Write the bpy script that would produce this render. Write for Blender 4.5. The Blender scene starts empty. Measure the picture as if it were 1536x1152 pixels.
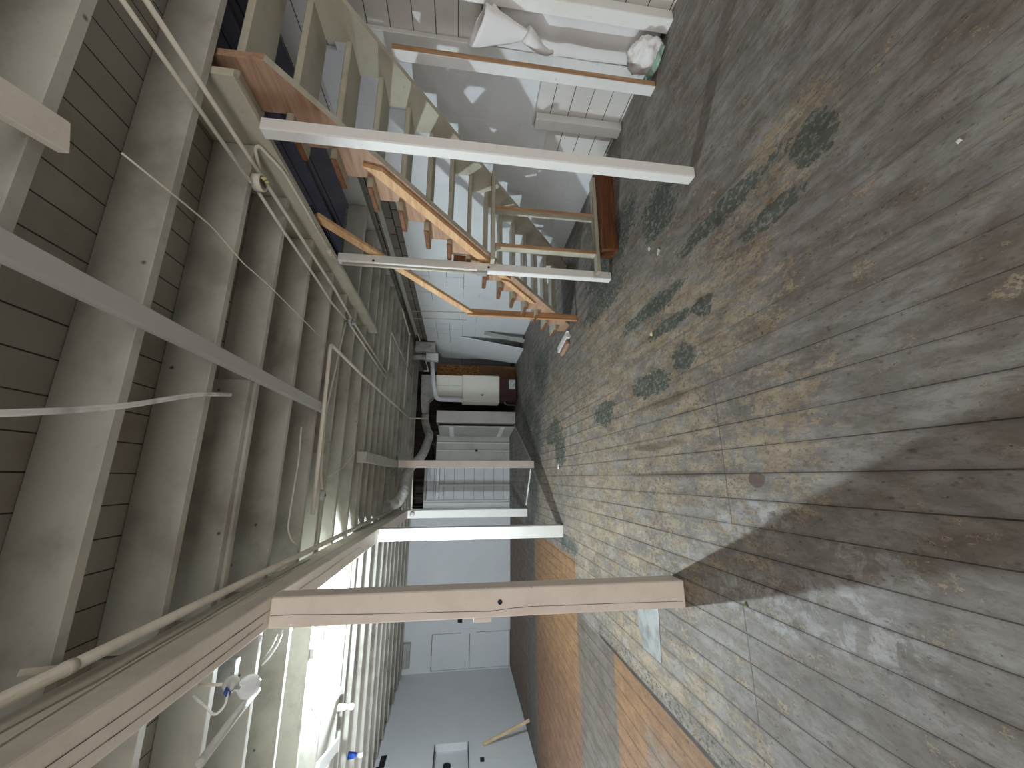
import bpy, bmesh, math, random
from mathutils import Vector, Matrix, noise
random.seed(7)
S = bpy.context.scene
COL = S.collection

# ------------------------------------------------------------------ camera
W2C = Matrix(((-0.0022683752968, -0.1354307498768, -0.9907842179109),
              (0.9704312320313, -0.2394420723631, 0.0305076692094),
              (-0.2413671029192, -0.9614187464213, 0.1319693739398)))
F, EYE = 563.014, Vector((0, 0, 1.5))
cd = bpy.data.cameras.new('camera'); cam = bpy.data.objects.new('camera', cd); COL.objects.link(cam)
cd.sensor_width = 36; cd.lens = F / 1536 * 36; cd.clip_start = .02
cam.matrix_world = Matrix.Translation(EYE) @ W2C.transposed().to_4x4()
S.camera = cam

def ray(x, y): return W2C.transposed() @ Vector((x - 768, -(y - 576), -F))
def atx(x, y, X): d = ray(x, y); return EYE + d * (X / d.x)
def aty(x, y, Y): d = ray(x, y); return EYE + d * (Y / d.y)
def atz(x, y, Z=0): d = ray(x, y); return EYE + d * ((Z - 1.5) / d.z)

# ------------------------------------------------------------------ colour + nodes
def lin(c):
    r = []
    for v in c:
        v /= 255
        r.append(v / 12.92 if v <= .04045 else ((v + .055) / 1.055) ** 2.4)
    return (*r, 1)

class G:
    """tiny helper for building node graphs"""
    def __init__(s, name):
        s.m = bpy.data.materials.new(name); s.m.use_nodes = True
        s.t = s.m.node_tree; s.b = s.t.nodes['Principled BSDF']
    def n(s, typ, **kw):
        o = s.t.nodes.new(typ)
        for k, v in kw.items(): setattr(o, k, v)
        return o
    def put(s, sock, v):
        if hasattr(v, 'is_output'): s.t.links.new(v, sock)
        elif v is not None:
            if isinstance(v, tuple) and sock.type == 'RGBA' and len(v) == 3: v = (*v, 1)
            sock.default_value = v
    def math(s, op, a, b=None, c=None, clamp=False):
        o = s.n('ShaderNodeMath', operation=op, use_clamp=clamp)
        s.put(o.inputs[0], a)
        if b is not None: s.put(o.inputs[1], b)
        if c is not None: s.put(o.inputs[2], c)
        return o.outputs[0]
    def add(s, a, b): return s.math('ADD', a, b)
    def sub(s, a, b): return s.math('SUBTRACT', a, b)
    def mul(s, a, b, clamp=False): return s.math('MULTIPLY', a, b, clamp=clamp)
    def mx(s, a, b): return s.math('MAXIMUM', a, b)
    def mn(s, a, b): return s.math('MINIMUM', a, b)
    def ss(s, v, lo, hi):
        o = s.n('ShaderNodeMapRange', interpolation_type='SMOOTHSTEP')
        s.put(o.inputs['Value'], v); o.inputs['From Min'].default_value = lo; o.inputs['From Max'].default_value = hi
        return o.outputs['Result']
    def mix(s, f, a, b, mode='MIX'):
        o = s.n('ShaderNodeMix', data_type='RGBA', blend_type=mode)
        s.put(o.inputs[0], f); s.put(o.inputs[6], a); s.put(o.inputs[7], b)
        return o.outputs[2]
    def noise(s, vec, scale, detail=3, rough=.55, dist=0, color=False):
        o = s.n('ShaderNodeTexNoise'); s.put(o.inputs['Vector'], vec)
        o.inputs['Scale'].default_value = scale; o.inputs['Detail'].default_value = detail
        o.inputs['Roughness'].default_value = rough; o.inputs['Distortion'].default_value = dist
        return o.outputs['Color' if color else 'Fac']
    def vec(s, x, y, z):
        o = s.n('ShaderNodeCombineXYZ')
        for i, v in enumerate((x, y, z)): s.put(o.inputs[i], v)
        return o.outputs[0]
    def vscale(s, v, t):
        o = s.n('ShaderNodeVectorMath', operation='MULTIPLY'); s.put(o.inputs[0], v); o.inputs[1].default_value = t
        return o.outputs[0]
    def vadd(s, a, b):
        o = s.n('ShaderNodeVectorMath', operation='ADD'); s.put(o.inputs[0], a); s.put(o.inputs[1], b)
        return o.outputs[0]
    def coord(s, rnd=True):
        c = s.n('ShaderNodeTexCoord').outputs['Object']
        if not rnd: return c
        oi = s.n('ShaderNodeObjectInfo').outputs['Random']
        k = s.mul(oi, 37.0)
        return s.vadd(c, s.vec(k, s.mul(k, 1.7), s.mul(k, .6)))
    def xyz(s, v):
        o = s.n('ShaderNodeSeparateXYZ'); s.put(o.inputs[0], v); return o.outputs
    def white(s, v):
        o = s.n('ShaderNodeTexWhiteNoise', noise_dimensions='3D'); s.put(o.inputs['Vector'], v); return o.outputs['Value']
    def out(s, col, rough=.6, bump=None, bs=.2, bd=.01, spec=.3, **kw):
        s.put(s.b.inputs['Base Color'], col); s.put(s.b.inputs['Roughness'], rough)
        s.b.inputs['Specular IOR Level'].default_value = spec
        for k, v in kw.items(): s.put(s.b.inputs[k.replace('_', ' ')], v)
        if bump is not None:
            o = s.n('ShaderNodeBump'); o.inputs['Strength'].default_value = bs; o.inputs['Distance'].default_value = bd
            s.put(o.inputs['Height'], bump); s.t.links.new(o.outputs[0], s.b.inputs['Normal'])
        return s.m

def paint(name, rgb, dirt=.35, dcol=(120, 105, 85), rough=.55, specks=.5, scale=1.0, bs=.15):
    g = G(name); v = g.coord()
    a = g.noise(v, 2.2 * scale, 5, .62)
    f = g.mul(g.ss(a, .44, .7), dirt)
    c = g.mix(f, lin(rgb), lin(dcol))
    fine = g.noise(v, 38 * scale, 3)
    c = g.mix(g.mul(g.ss(fine, .55, .85), .18), c, lin(dcol))
    vo = g.n('ShaderNodeTexVoronoi'); g.put(vo.inputs['Vector'], v); vo.inputs['Scale'].default_value = 6.5 * scale
    pick = g.math('GREATER_THAN', g.white(vo.outputs['Position']), .6)
    sp = g.mul(g.mul(g.sub(1.0, g.ss(g.add(vo.outputs['Distance'], g.mul(fine, .06)), .05, .13)), pick), specks)
    c = g.mix(sp, c, lin((70, 58, 45)))
    return g.out(c, rough, g.add(fine, g.mul(a, 2)), bs, .006)

def wood(name, rgb, rgb2, scale=1.0, axis='Y', rough=.6, dirt=.2):
    g = G(name); v = g.coord()
    st = {'X': (2, 22, 22), 'Y': (22, 2, 22), 'Z': (22, 22, 2)}[axis]
    gr = g.noise(g.vscale(v, tuple(t * scale for t in st)), 1.0, 5, .6, .8)
    c = g.mix(g.ss(gr, .3, .72), lin(rgb), lin(rgb2))
    b = g.noise(v, 3, 3)
    c = g.mix(g.mul(g.ss(b, .55, .8), dirt), c, lin((95, 75, 58)))
    return g.out(c, rough, gr, .2, .004)

def plain(name, rgb, rough=.5, metal=0.0, var=.12, **kw):
    g = G(name); v = g.coord()
    a = g.noise(v, 9, 3)
    d = tuple(x * (1 - var * 2) for x in rgb)
    return g.out(g.mix(g.ss(a, .4, .75), lin(rgb), lin(d)), rough, a, .05, .004, Metallic=metal, **kw)

def boards(name, rgb, axis, step, phase, gap=.006, dirt=.35, tint=.06, dcol=(120, 105, 85), gapcol=(28, 22, 18), broken=0.0, rough=.6):
    """painted boards; grooves at axis = phase + k*step (object at the world origin)"""
    g = G(name); v = g.coord(False); p = g.xyz(v)
    k = g.math('DIVIDE', g.sub(p['XYZ'.index(axis)], phase), step)
    fr = g.math('FRACT', k); idn = g.math('FLOOR', k)
    d = g.mul(g.mn(fr, g.sub(1.0, fr)), step)
    r = g.white(g.vec(idn, 3.3, 1.1))
    a = g.noise(v, 1.7, 6, .62); fine = g.noise(v, 30, 3)
    c = g.mix(g.mul(r, tint * 2), lin(rgb), lin(tuple(x * .8 for x in rgb)))
    c = g.mix(g.mul(g.ss(a, .44, .7), dirt), c, lin(dcol))
    c = g.mix(g.mul(g.ss(fine, .6, .9), .2), c, lin(dcol))
    w = g.add(gap * .3, g.mul(g.noise(g.vadd(g.vscale(v, (.9, .9, .9)), g.vec(g.mul(idn, 5.1), 0.0, 0.0)), 1.2, 2), gap * .8))
    line = g.sub(1.0, g.ss(g.sub(d, w), -.0015, .0015))
    if broken: line = g.mul(line, g.ss(g.noise(v, .8, 2), broken - .05, broken + .05))
    c = g.mix(g.mul(line, .92), c, lin(gapcol))
    return g.out(c, rough, g.sub(g.mul(fine, .15), line), .5, .006)

M = {}
M['joist'] = paint('joist_paint', (184, 182, 172), .55, (122, 114, 102), .6, .9)
M['beam'] = paint('beam_paint', (228, 220, 208), .24, (146, 128, 108), .55, .55)
M['post_pink'] = paint('post_cream', (236, 224, 213), .16, (150, 122, 100), .5, .75)
M['post_white'] = paint('post_white', (232, 231, 227), .10, (170, 150, 130), .45, .25)
M['white'] = paint('white_paint', (226, 226, 224), .16, (150, 140, 125), .5, .2)
M['khaki'] = paint('khaki_paint', (186, 181, 164), .4, (116, 104, 82), .6, .5)
M['cool'] = paint('cool_white_wall', (220, 223, 227), .08, (150, 150, 148), .6, .06, .5, .06)
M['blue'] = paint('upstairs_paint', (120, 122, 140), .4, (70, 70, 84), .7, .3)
M['panel'] = paint('panel_white', (222, 224, 226), .06, (170, 168, 165), .5, .05, .5, .03)
M['greypaint'] = paint('grey_paint', (176, 176, 168), .3, (110, 105, 95), .6, .3)
M['conduit'] = paint('conduit_paint', (216, 210, 195), .2, (140, 122, 95), .5, .2, 3)
M['raw'] = wood('raw_brown_wood', (180, 148, 124), (152, 118, 94), 1, 'Y', .65, .35)
M['rawx'] = wood('raw_tread_wood', (128, 86, 56), (88, 56, 36), 1, 'X')
M['orange'] = wood('new_pine', (220, 182, 138), (192, 148, 104), 1, 'Y', .55, .12)
M['pinez'] = wood('new_pine_upright', (198, 154, 110), (164, 118, 80), 1, 'Z', .55, .15)
M['dark'] = wood('dark_stained_timber', (118, 72, 42), (72, 42, 26), 1, 'X', .5, .3)
M['stud'] = wood('raw_stud', (188, 152, 116), (150, 114, 84), 1, 'Z', .6, .2)
M['pale'] = wood('pale_lath', (214, 194, 158), (190, 166, 128), 1, 'Z', .6, .1)
M['metal'] = plain('galvanised_steel', (178, 180, 178), .4, .6)
M['dull'] = plain('dull_duct', (188, 188, 182), .6, .0, .1)
M['channel'] = paint('channel_paint', (186, 184, 180), .12, (160, 155, 145), .45, .1)
M['black'] = plain('black_plastic', (24, 24, 26), .5)
M['ceram'] = plain('white_porcelain', (230, 230, 226), .25)
M['furn'] = paint('furnace_enamel', (222, 219, 208), .12, (170, 160, 140), .35, .1)
M['maroon'] = plain('maroon_metal', (62, 36, 34), .5)
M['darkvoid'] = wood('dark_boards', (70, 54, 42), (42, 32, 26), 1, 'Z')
M['card'] = plain('brown_board', (124, 92, 64), .8, 0, .08)
M['cloth'] = paint('white_cloth', (232, 230, 230), .1, (190, 184, 182), .8, .05, 1)
M['green'] = plain('pale_green_plastic', (170, 200, 180), .5)
M['blueplastic'] = plain('blue_plastic', (40, 80, 170), .4)
M['yellow'] = plain('yellow_paper', (226, 214, 150), .7)
M['paper'] = plain('white_paper', (232, 230, 224), .8)
M['leaf'] = plain('green_leaf', (130, 150, 70), .6)
M['deck'] = boards('deck_boards', (164, 161, 150), 'X', .1385, .022, .0042, .55, .08, (128, 112, 92))
M['shiplap'] = boards('shiplap_wall', (222, 219, 214), 'Z', .177, .02, .005, .2, .05, (160, 142, 122))
M['rearboards'] = boards('rear_board_wall', (216, 218, 222), 'Z', .29, .19, .006, .16, .05, (150, 140, 128))
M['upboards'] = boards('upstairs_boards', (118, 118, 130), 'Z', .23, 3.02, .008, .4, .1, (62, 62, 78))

def fibre():
    g = G('fibrous_brown'); v = g.coord()
    a = g.noise(g.vscale(v, (1, 1, .35)), 26, 6, .7, 1.5)
    return g.out(g.mix(g.ss(a, .35, .7), lin((92, 58, 30)), lin((196, 148, 88))), .9, a, .8, .02)
M['fibre'] = fibre()

def blockwall():
    g = G('painted_block_wall'); v = g.coord(False); p = g.xyz(v)
    br = g.n('ShaderNodeTexBrick'); g.put(br.inputs['Vector'], g.vec(p[1], p[2], 0.0))
    br.inputs['Scale'].default_value = 1; br.inputs['Brick Width'].default_value = .61
    br.inputs['Row Height'].default_value = .305; br.inputs['Mortar Size'].default_value = .0035
    br.inputs['Mortar Smooth'].default_value = .05
    mort = br.outputs['Fac']
    big = g.noise(v, .8, 3); lo = g.ss(p[2], .9, 1.5); far = g.ss(p[1], 4.6, 5.6)
    m = g.mul(mort, g.ss(g.noise(v, 1.6, 3), .46, .58))
    m = g.mul(m, g.mx(g.mul(lo, far), .12))
    a = g.noise(v, 1.3, 5); fine = g.noise(v, 34, 3)
    c = g.mix(g.mul(g.ss(a, .52, .8), .22), lin((218, 221, 222)), lin((168, 166, 158)))
    c = g.mix(m, c, lin((48, 46, 42)))
    return g.out(c, .6, g.sub(g.mul(fine, .2), mort), .3, .006)
M['block'] = blockwall()

def darkblocks():
    g = G('bare_block_course'); v = g.coord(False); p = g.xyz(v)
    br = g.n('ShaderNodeTexBrick'); g.put(br.inputs['Vector'], g.vec(p[1], p[2], 0.0))
    br.inputs['Scale'].default_value = 1; br.inputs['Brick Width'].default_value = .36
    br.inputs['Row Height'].default_value = .12; br.inputs['Mortar Size'].default_value = .008
    br.inputs['Color1'].default_value = lin((112, 106, 98)); br.inputs['Color2'].default_value = lin((136, 130, 120))
    br.inputs['Mortar'].default_value = lin((40, 36, 32))
    return g.out(br.outputs['Color'], .85, br.outputs['Fac'], -.3, .01)
M['blockdark'] = darkblocks()

# ---------------- the worn floor
def floor_mat():
    g = G('worn_plank_floor'); v = g.coord(False); p = g.xyz(v); X, Y = p[0], p[1]
    k = g.math('DIVIDE', g.sub(X, .0195), .1345); fr = g.math('FRACT', k); idn = g.math('FLOOR', k)
    dx = g.mul(g.mn(fr, g.sub(1.0, fr)), .1345)
    off = g.mul(g.math('GREATER_THAN', g.white(g.vec(idn, 9.0, 2.0)), .62), 1.45)
    ky = g.math('DIVIDE', g.sub(g.sub(Y, 2.012), off), 3.03); fy = g.math('FRACT', ky); idy = g.math('FLOOR', ky)
    dy = g.mul(g.mn(fy, g.sub(1.0, fy)), 3.03)
    r1 = g.white(g.vec(idn, idy, 0.5)); r2 = g.white(g.vec(idn, idy, 7.5))
    pl = g.vadd(v, g.vec(g.mul(idn, 0.0), g.mul(r2, 4.0), g.mul(r1, 3.0)))      # per-board shift so the wear breaks at board edges
    grain = g.noise(g.vscale(pl, (34, 1.6, 1)), 1.0, 5, .6, .6)
    big = g.noise(v, 1.1, 4, .6)
    big2 = g.noise(g.vadd(v, g.vec(11.0, 4.0, 0.0)), 1.7, 5, .65)
    med = g.noise(g.vscale(pl, (1.6, .8, 1)), 5, 6, .68)
    fine = g.noise(g.vscale(v, (1.2, .8, 1)), 30, 5, .7)
    wide = g.noise(g.vscale(v, (2.2, .9, 1)), 2.6, 5, .68)
    def blob(x, y, rx, ry, soft=.5):
        a = g.math('DIVIDE', g.sub(X, x), rx); b = g.math('DIVIDE', g.sub(Y, y), ry)
        d = g.add(g.mul(a, a), g.mul(b, b))
        d = g.add(d, g.add(g.mul(g.sub(med, .5), 2.6), g.mul(g.sub(wide, .5), 3.4)))
        return g.sub(1.0, g.ss(d, 1 - soft, 1 + soft))
    def box(x0, x1, y0, y1, s=.02, wob=.0):
        XX = g.add(X, g.mul(g.sub(med, .5), wob)) if wob else X
        YY = g.add(Y, g.mul(g.sub(med, .5), wob)) if wob else Y
        a = g.mul(g.ss(XX, x0 - s, x0 + s), g.sub(1.0, g.ss(XX, x1 - s, x1 + s)))
        b = g.mul(g.ss(YY, y0 - s, y0 + s), g.sub(1.0, g.ss(YY, y1 - s, y1 + s)))
        return g.mul(a, b)
    def many(bl):
        t = None
        for q in bl:
            o = blob(*q); t = o if t is None else g.mx(t, o)
        return t
    # grey paint worn down to brownish boards
    grey = g.mix(r1, lin((158, 154, 150)), lin((146, 141, 134)))
    grey = g.mix(g.ss(big, .35, .7), grey, lin((170, 168, 164)))
    brown = g.mix(r2, lin((142, 132, 122)), lin((126, 117, 108)))
    c = g.mix(g.ss(g.add(g.mul(med, .6), g.mul(big2, .55)), .53, .72), grey, brown)
    # tan bare wood showing through flaked paint
    tan = g.mix(grain, lin((206, 191, 166)), lin((178, 161, 136)))
    reg = many([(.35, 3.4, 1.5, 1.9, .9), (.2, 1.65, .42, .35, .8), (.95, 2.2, .55, .8, .8), (-.6, 4.2, .8, 1.4, .9),
                (1.5, 1.35, .22, .35, .8), (.8, 5.6, 1.0, 1.2, .9), (-.2, 6.6, .7, .8, .9), (1.6, 3.6, .5, .9, .9), (-1.35, 3.0, .3, 1.2, .7)])
    tm = g.ss(g.add(g.mul(fine, .5), g.add(g.mul(med, .5), g.mul(reg, .10))), .575, .60)
    c = g.mix(g.mul(tm, .85), c, tan)
    # old dark green paint
    green = g.mix(fine, lin((62, 78, 74)), lin((94, 112, 106)))
    gr = many([(1.53, 1.68, .07, .55, .5), (1.46, 1.16, .11, .12, .5), (1.27, 1.42, .05, .22, .5), (1.05, 2.0, .09, .1, .5),
               (.8, 2.3, .12, .14, .5), (1.09, 2.44, .05, .35, .5), (.72, 2.75, .1, .35, .6), (1.32, 2.7, .08, .5, .6), (.66, 3.78, .14, .3, .6),
               (2.06, 2.4, .22, .3, .6), (2.35, 3.1, .25, .4, .6), (2.3, 3.7, .25, .4, .6), (1.9, 3.6, .2, .6, .6), (.45, 5.6, .3, .35, .6), (1.97, 6.9, .5, .7, .7),
               (.7, 6.0, .22, .5, .6), (-.3, 7.8, .7, .6, .8), (.6, 7.4, .8, .5, .8), (1.3, 8.2, .6, .9, .8), (-.9, 5.35, .12, .5, .5)])
    gm = g.ss(g.add(g.mul(fine, .8), g.add(g.mul(med, .2), g.mul(gr, .17))), .60, .66)
    c = g.mix(g.mul(gm, .9), c, green)
    # orange boards on the far side of the post row
    org = g.mix(grain, lin((184, 146, 106)), lin((152, 117, 84)))
    org = g.mix(g.mul(g.ss(big, .5, .75), .5), org, lin((150, 112, 82)))
    o1 = box(-6, -1.585, -4, 3.9, .008, .02)
    o2 = box(-6, -1.02, 5.05, 7.75, .02, .06)
    fade = g.sub(1.0, g.ss(g.add(X, g.mul(big2, .8)), -2.7, -1.6))
    brownf = g.mix(med, lin((150, 114, 88)), lin((120, 92, 72)))
    oc = g.mix(g.mul(fade, .85), org, brownf)
    c = g.mix(o1, c, g.mix(g.mul(box(-2.5, -1.9, 1.5, 3.3, .1, .5), .6), oc, lin((150, 146, 140))))
    c = g.mix(o2, c, oc)
    band = box(-6, -1.62, 3.9, 5.05, .02, .05)
    c = g.mix(g.mul(band, .8), c, g.mix(med, lin((128, 122, 114)), lin((104, 96, 86))))
    dk = box(-6, -.7, 7.75, 8.7, .05, .1)
    c = g.mix(g.mul(dk, .85), c, g.mix(fine, lin((88, 94, 90)), lin((112, 110, 104))))
    c = g.mix(g.mul(box(-6, -1.0, 8.7, 13, .05, .1), .9), c, g.mix(med, lin((138, 106, 84)), lin((114, 90, 72))))
    # dark line along the orange edge, and its worn green fringe
    ln = box(-1.612, -1.578, 1.0, 4.25, .006, .012)
    c = g.mix(g.mul(ln, .92), c, lin((48, 50, 54)))
    fr_ = g.mul(box(-1.58, -1.47, 1.0, 4.3, .02, .12), g.ss(fine, .5, .58))
    c = g.mix(g.mul(fr_, .8), c, lin((62, 70, 68)))
    # white worn paint flakes by the pink post
    wf = g.mul(many([(-.56, 1.47, .14, .3, .5), (-.62, 1.95, .12, .35, .5), (-.2, 1.9, .1, .3, .6), (-.3, 1.3, .07, .2, .6)]), g.ss(g.noise(v, 11, 5, .7, .6), .46, .56))
    c = g.mix(g.mul(wf, .75), c, lin((196, 197, 198)))
    # brown grime streaks along joints and spots
    st = many([(.55, 2.6, .035, .32, .8), (.23, 2.75, .03, .45, .8), (.02, 2.6, .02, .6, .8)])
    c = g.mix(g.mul(st, .5), c, lin((82, 66, 50)))
    c = g.mix(g.mul(blob(-.012, 1.785, .035, .05, .2), .8), c, lin((112, 90, 78)))
    vo = g.n('ShaderNodeTexVoronoi'); g.put(vo.inputs['Vector'], g.vscale(v, (1, .6, 1))); vo.inputs['Scale'].default_value = 9
    rv = g.white(vo.outputs['Position'])
    sp = g.mul(g.sub(1.0, g.ss(g.add(vo.outputs['Distance'], g.mul(g.sub(fine, .5), .25)), .04, .12)), g.math('GREATER_THAN', rv, .55))
    c = g.mix(g.mul(sp, .55), c, lin((66, 54, 46)))
    sw = g.mul(g.sub(1.0, g.ss(vo.outputs['Distance'], .03, .06)), g.math('LESS_THAN', rv, .12))
    c = g.mix(g.mul(sw, .8), c, lin((214, 212, 204)))
    c = g.mix(g.mul(g.ss(fine, .56, .74), .28), c, lin((88, 76, 66)))
    c = g.mix(g.mul(g.ss(grain, .58, .8), .22), c, lin((84, 70, 58)))
    c = g.mix(g.mul(g.ss(g.noise(v, 95, 3, .7), .55, .75), .22), c, lin((70, 60, 52)))
    # gaps
    faint = g.sub(1.0, g.mul(g.mul(g.ss(X, .25, .95), g.sub(1.0, g.ss(Y, 3.0, 5.0))), g.add(.45, g.mul(g.white(g.vec(idn, 4.0, 8.0)), .5))))
    jitter = g.add(.0006, g.mul(g.ss(g.noise(g.vec(g.mul(idn, 3.1), g.mul(Y, .5), 0.0), 1.5, 2), .35, .7), .0026))
    gap = g.sub(1.0, g.ss(g.sub(dx, jitter), -.001, .0015))
    halo = g.mul(g.sub(1.0, g.ss(dx, 0, .018)), .28)
    butt = g.mul(g.sub(1.0, g.ss(dy, .001, .004)), .8)
    gg = g.mul(g.mx(gap, butt), faint)
    c = g.mix(g.mul(halo, faint), c, lin((78, 64, 52)))
    c = g.mix(g.mul(gg, .88), c, lin((40, 30, 22)))
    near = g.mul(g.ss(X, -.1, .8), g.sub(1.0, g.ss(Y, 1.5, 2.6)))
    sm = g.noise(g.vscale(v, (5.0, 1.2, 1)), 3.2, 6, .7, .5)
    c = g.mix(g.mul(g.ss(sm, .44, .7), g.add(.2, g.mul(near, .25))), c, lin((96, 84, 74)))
    vs = g.n('ShaderNodeTexVoronoi'); g.put(vs.inputs['Vector'], g.vscale(v, (1.3, .7, 1))); vs.inputs['Scale'].default_value = 34
    s2 = g.mul(g.sub(1.0, g.ss(g.add(vs.outputs['Distance'], g.mul(g.sub(fine, .5), .5)), .08, .26)), g.math('GREATER_THAN', g.add(g.white(vs.outputs['Position']), g.mul(big2, .5)), .92))
    c = g.mix(g.mul(s2, .5), c, lin((70, 60, 52)))
    bl = g.noise(g.vscale(v, (2.2, .9, 1)), 4.5, 7, .74, .4)
    c = g.mix(g.ss(bl, .36, .62), c, g.mix(1.0, c, (.66, .64, .62, 1), 'MULTIPLY'))
    bl2 = g.noise(g.vscale(v, (3.0, 1.0, 1)), 14, 6, .75, .6)
    c = g.mix(g.mul(g.ss(bl2, .53, .60), .34), c, lin((100, 84, 70)))
    c = g.mix(1.0, c, (.79, .768, .748, 1), 'MULTIPLY')
    rough = g.add(.42, g.mul(med, .3))
    h = g.add(g.mul(tm, -.3), g.add(g.mul(fine, .5), g.mul(gg, -2.0)))
    return g.out(c, rough, h, .35, .004, .35)
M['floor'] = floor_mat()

# ------------------------------------------------------------------ mesh helpers
def bm_new(): return bmesh.new()

def box(bm, x0, x1, y0, y1, z0, z1, bev=.003, mi=0, rot=None, piv=None):
    t = bmesh.new()
    bmesh.ops.create_cube(t, size=1)
    for v in t.verts:
        v.co = Vector(((x0 + x1) / 2 + v.co.x * (x1 - x0), (y0 + y1) / 2 + v.co.y * (y1 - y0), (z0 + z1) / 2 + v.co.z * (z1 - z0)))
    if bev: bmesh.ops.bevel(t, geom=t.edges[:], offset=min(bev, .3 * min(x1 - x0, y1 - y0, z1 - z0)), segments=1, affect='EDGES')
    if rot is not None:
        c = Vector(piv) if piv else Vector(((x0 + x1) / 2, (y0 + y1) / 2, (z0 + z1) / 2))
        for v in t.verts: v.co = rot @ (v.co - c) + c
    for f in t.faces: f.material_index = mi
    join(bm, t); return bm

def join(bm, t):
    mp = {}
    for v in t.verts: mp[v] = bm.verts.new(v.co)
    for f in t.faces:
        try: nf = bm.faces.new([mp[v] for v in f.verts]); nf.material_index = f.material_index; nf.smooth = f.smooth
        except ValueError: pass
    t.free()

def bar(bm, a, b, w, h, up=(0, 0, 1), bev=.003):
    """a straight batten from a to b, w across and h along up"""
    a, b = Vector(a), Vector(b); d = (b - a); L = d.length; d.normalize()
    s = d.cross(Vector(up)).normalized(); u = s.cross(d).normalized()
    t = bmesh.new(); bmesh.ops.create_cube(t, size=1)
    for v in t.verts: v.co = Vector((v.co.x * L, v.co.y * w, v.co.z * h))
    if bev: bmesh.ops.bevel(t, geom=t.edges[:], offset=min(bev, .3 * min(w, h)), segments=1, affect='EDGES')
    R = Matrix((d, s, u)).transposed(); c = (a + b) / 2
    for v in t.verts: v.co = R @ v.co + c
    join(bm, t); return bm

def prism(bm, pts, axis, a, b):
    """polygon pts in the plane normal to axis, pushed from a to b"""
    def P(p, t): return Vector((t, p[0], p[1])) if axis == 'X' else Vector((p[0], t, p[1])) if axis == 'Y' else Vector((p[0], p[1], t))
    t = bmesh.new()
    A = [t.verts.new(P(p, a)) for p in pts]; B = [t.verts.new(P(p, b)) for p in pts]
    t.faces.new(A); t.faces.new(B[::-1]); n = len(pts)
    for i in range(n): t.faces.new((A[i], B[i], B[(i + 1) % n], A[(i + 1) % n]))
    bmesh.ops.recalc_face_normals(t, faces=t.faces[:])
    join(bm, t); return bm

def smooth_path(pts, r=.06, n=6):
    pts = [Vector(p) for p in pts]
    if len(pts) < 3 or r <= 0: return pts
    o = [pts[0]]
    for i in range(1, len(pts) - 1):
        p, q, s = pts[i - 1], pts[i], pts[i + 1]
        k = min(r, (q - p).length * .48, (s - q).length * .48)
        a, b = q + (p - q).normalized() * k, q + (s - q).normalized() * k
        for j in range(n + 1):
            t = j / n; o.append(a * (1 - t) ** 2 + q * 2 * t * (1 - t) + b * t * t)
    o.append(pts[-1]); return o

def tube(bm, pts, r, seg=10, fillet=.06, radii=None):
    P = smooth_path(pts, fillet); n = len(P)
    t = bmesh.new(); rings = []; nrm = None
    for i, p in enumerate(P):
        d = (P[min(i + 1, n - 1)] - P[max(i - 1, 0)]).normalized()
        if nrm is None:
            nrm = d.orthogonal().normalized()
        nrm = (nrm - d * nrm.dot(d)).normalized(); b = d.cross(nrm)
        rr = radii(i / max(1, n - 1)) if radii else r
        rings.append([t.verts.new(p + (nrm * math.cos(2 * math.pi * j / seg) + b * math.sin(2 * math.pi * j / seg)) * rr) for j in range(seg)])
    for i in range(n - 1):
        for j in range(seg):
            f = t.faces.new((rings[i][j], rings[i][(j + 1) % seg], rings[i + 1][(j + 1) % seg], rings[i + 1][j])); f.smooth = True
    t.faces.new(rings[0][::-1]); t.faces.new(rings[-1])
    bmesh.ops.recalc_face_normals(t, faces=t.faces[:])
    join(bm, t); return bm

def lathe(bm, prof, c, axis=(0, 0, 1), seg=20):
    """prof = [(r, t)...] around the axis through c"""
    ax = Vector(axis).normalized(); u = ax.orthogonal().normalized(); w = ax.cross(u); c = Vector(c)
    t = bmesh.new(); rings = []
    for r, h in prof:
        rings.append([t.verts.new(c + ax * h + (u * math.cos(2 * math.pi * j / seg) + w * math.sin(2 * math.pi * j / seg)) * max(r, .0004)) for j in range(seg)])
    for i in range(len(rings) - 1):
        for j in range(seg):
            f = t.faces.new((rings[i][j], rings[i][(j + 1) % seg], rings[i + 1][(j + 1) % seg], rings[i + 1][j])); f.smooth = True
    t.faces.new(rings[0][::-1]); t.faces.new(rings[-1])
    bmesh.ops.recalc_face_normals(t, faces=t.faces[:])
    join(bm, t); return bm

def obj(name, bm, mats, parent=None, label=None, cat=None, group=None, kind=None, origin=True, by=None):
    if by:                                   # material slot by face normal
        bm.normal_update()
        for f in bm.faces: f.material_index = by(f.normal)
    me = bpy.data.meshes.new(name)
    o = bpy.data.objects.new(name, me); COL.objects.link(o)
    if parent is not None:
        bmesh.ops.translate(bm, verts=bm.verts[:], vec=-world_loc(parent)); o.parent = parent
    elif origin and kind != 'structure':
        xs = [v.co for v in bm.verts]
        c = Vector(((min(v.x for v in xs) + max(v.x for v in xs)) / 2, (min(v.y for v in xs) + max(v.y for v in xs)) / 2, min(v.z for v in xs)))
        bmesh.ops.translate(bm, verts=bm.verts[:], vec=-c); o.location = c
    bm.to_mesh(me); bm.free()
    for m in (mats if isinstance(mats, (list, tuple)) else [mats]): me.materials.append(M[m])
    tag(o, label, cat, group, kind); return o

def world_loc(o):
    v = Vector((0, 0, 0))
    while o is not None: v = v + o.location; o = o.parent
    return v

def tag(o, label=None, cat=None, group=None, kind=None):
    for k, v in (('label', label), ('category', cat), ('group', group), ('kind', kind)):
        if v: o[k] = v

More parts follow.
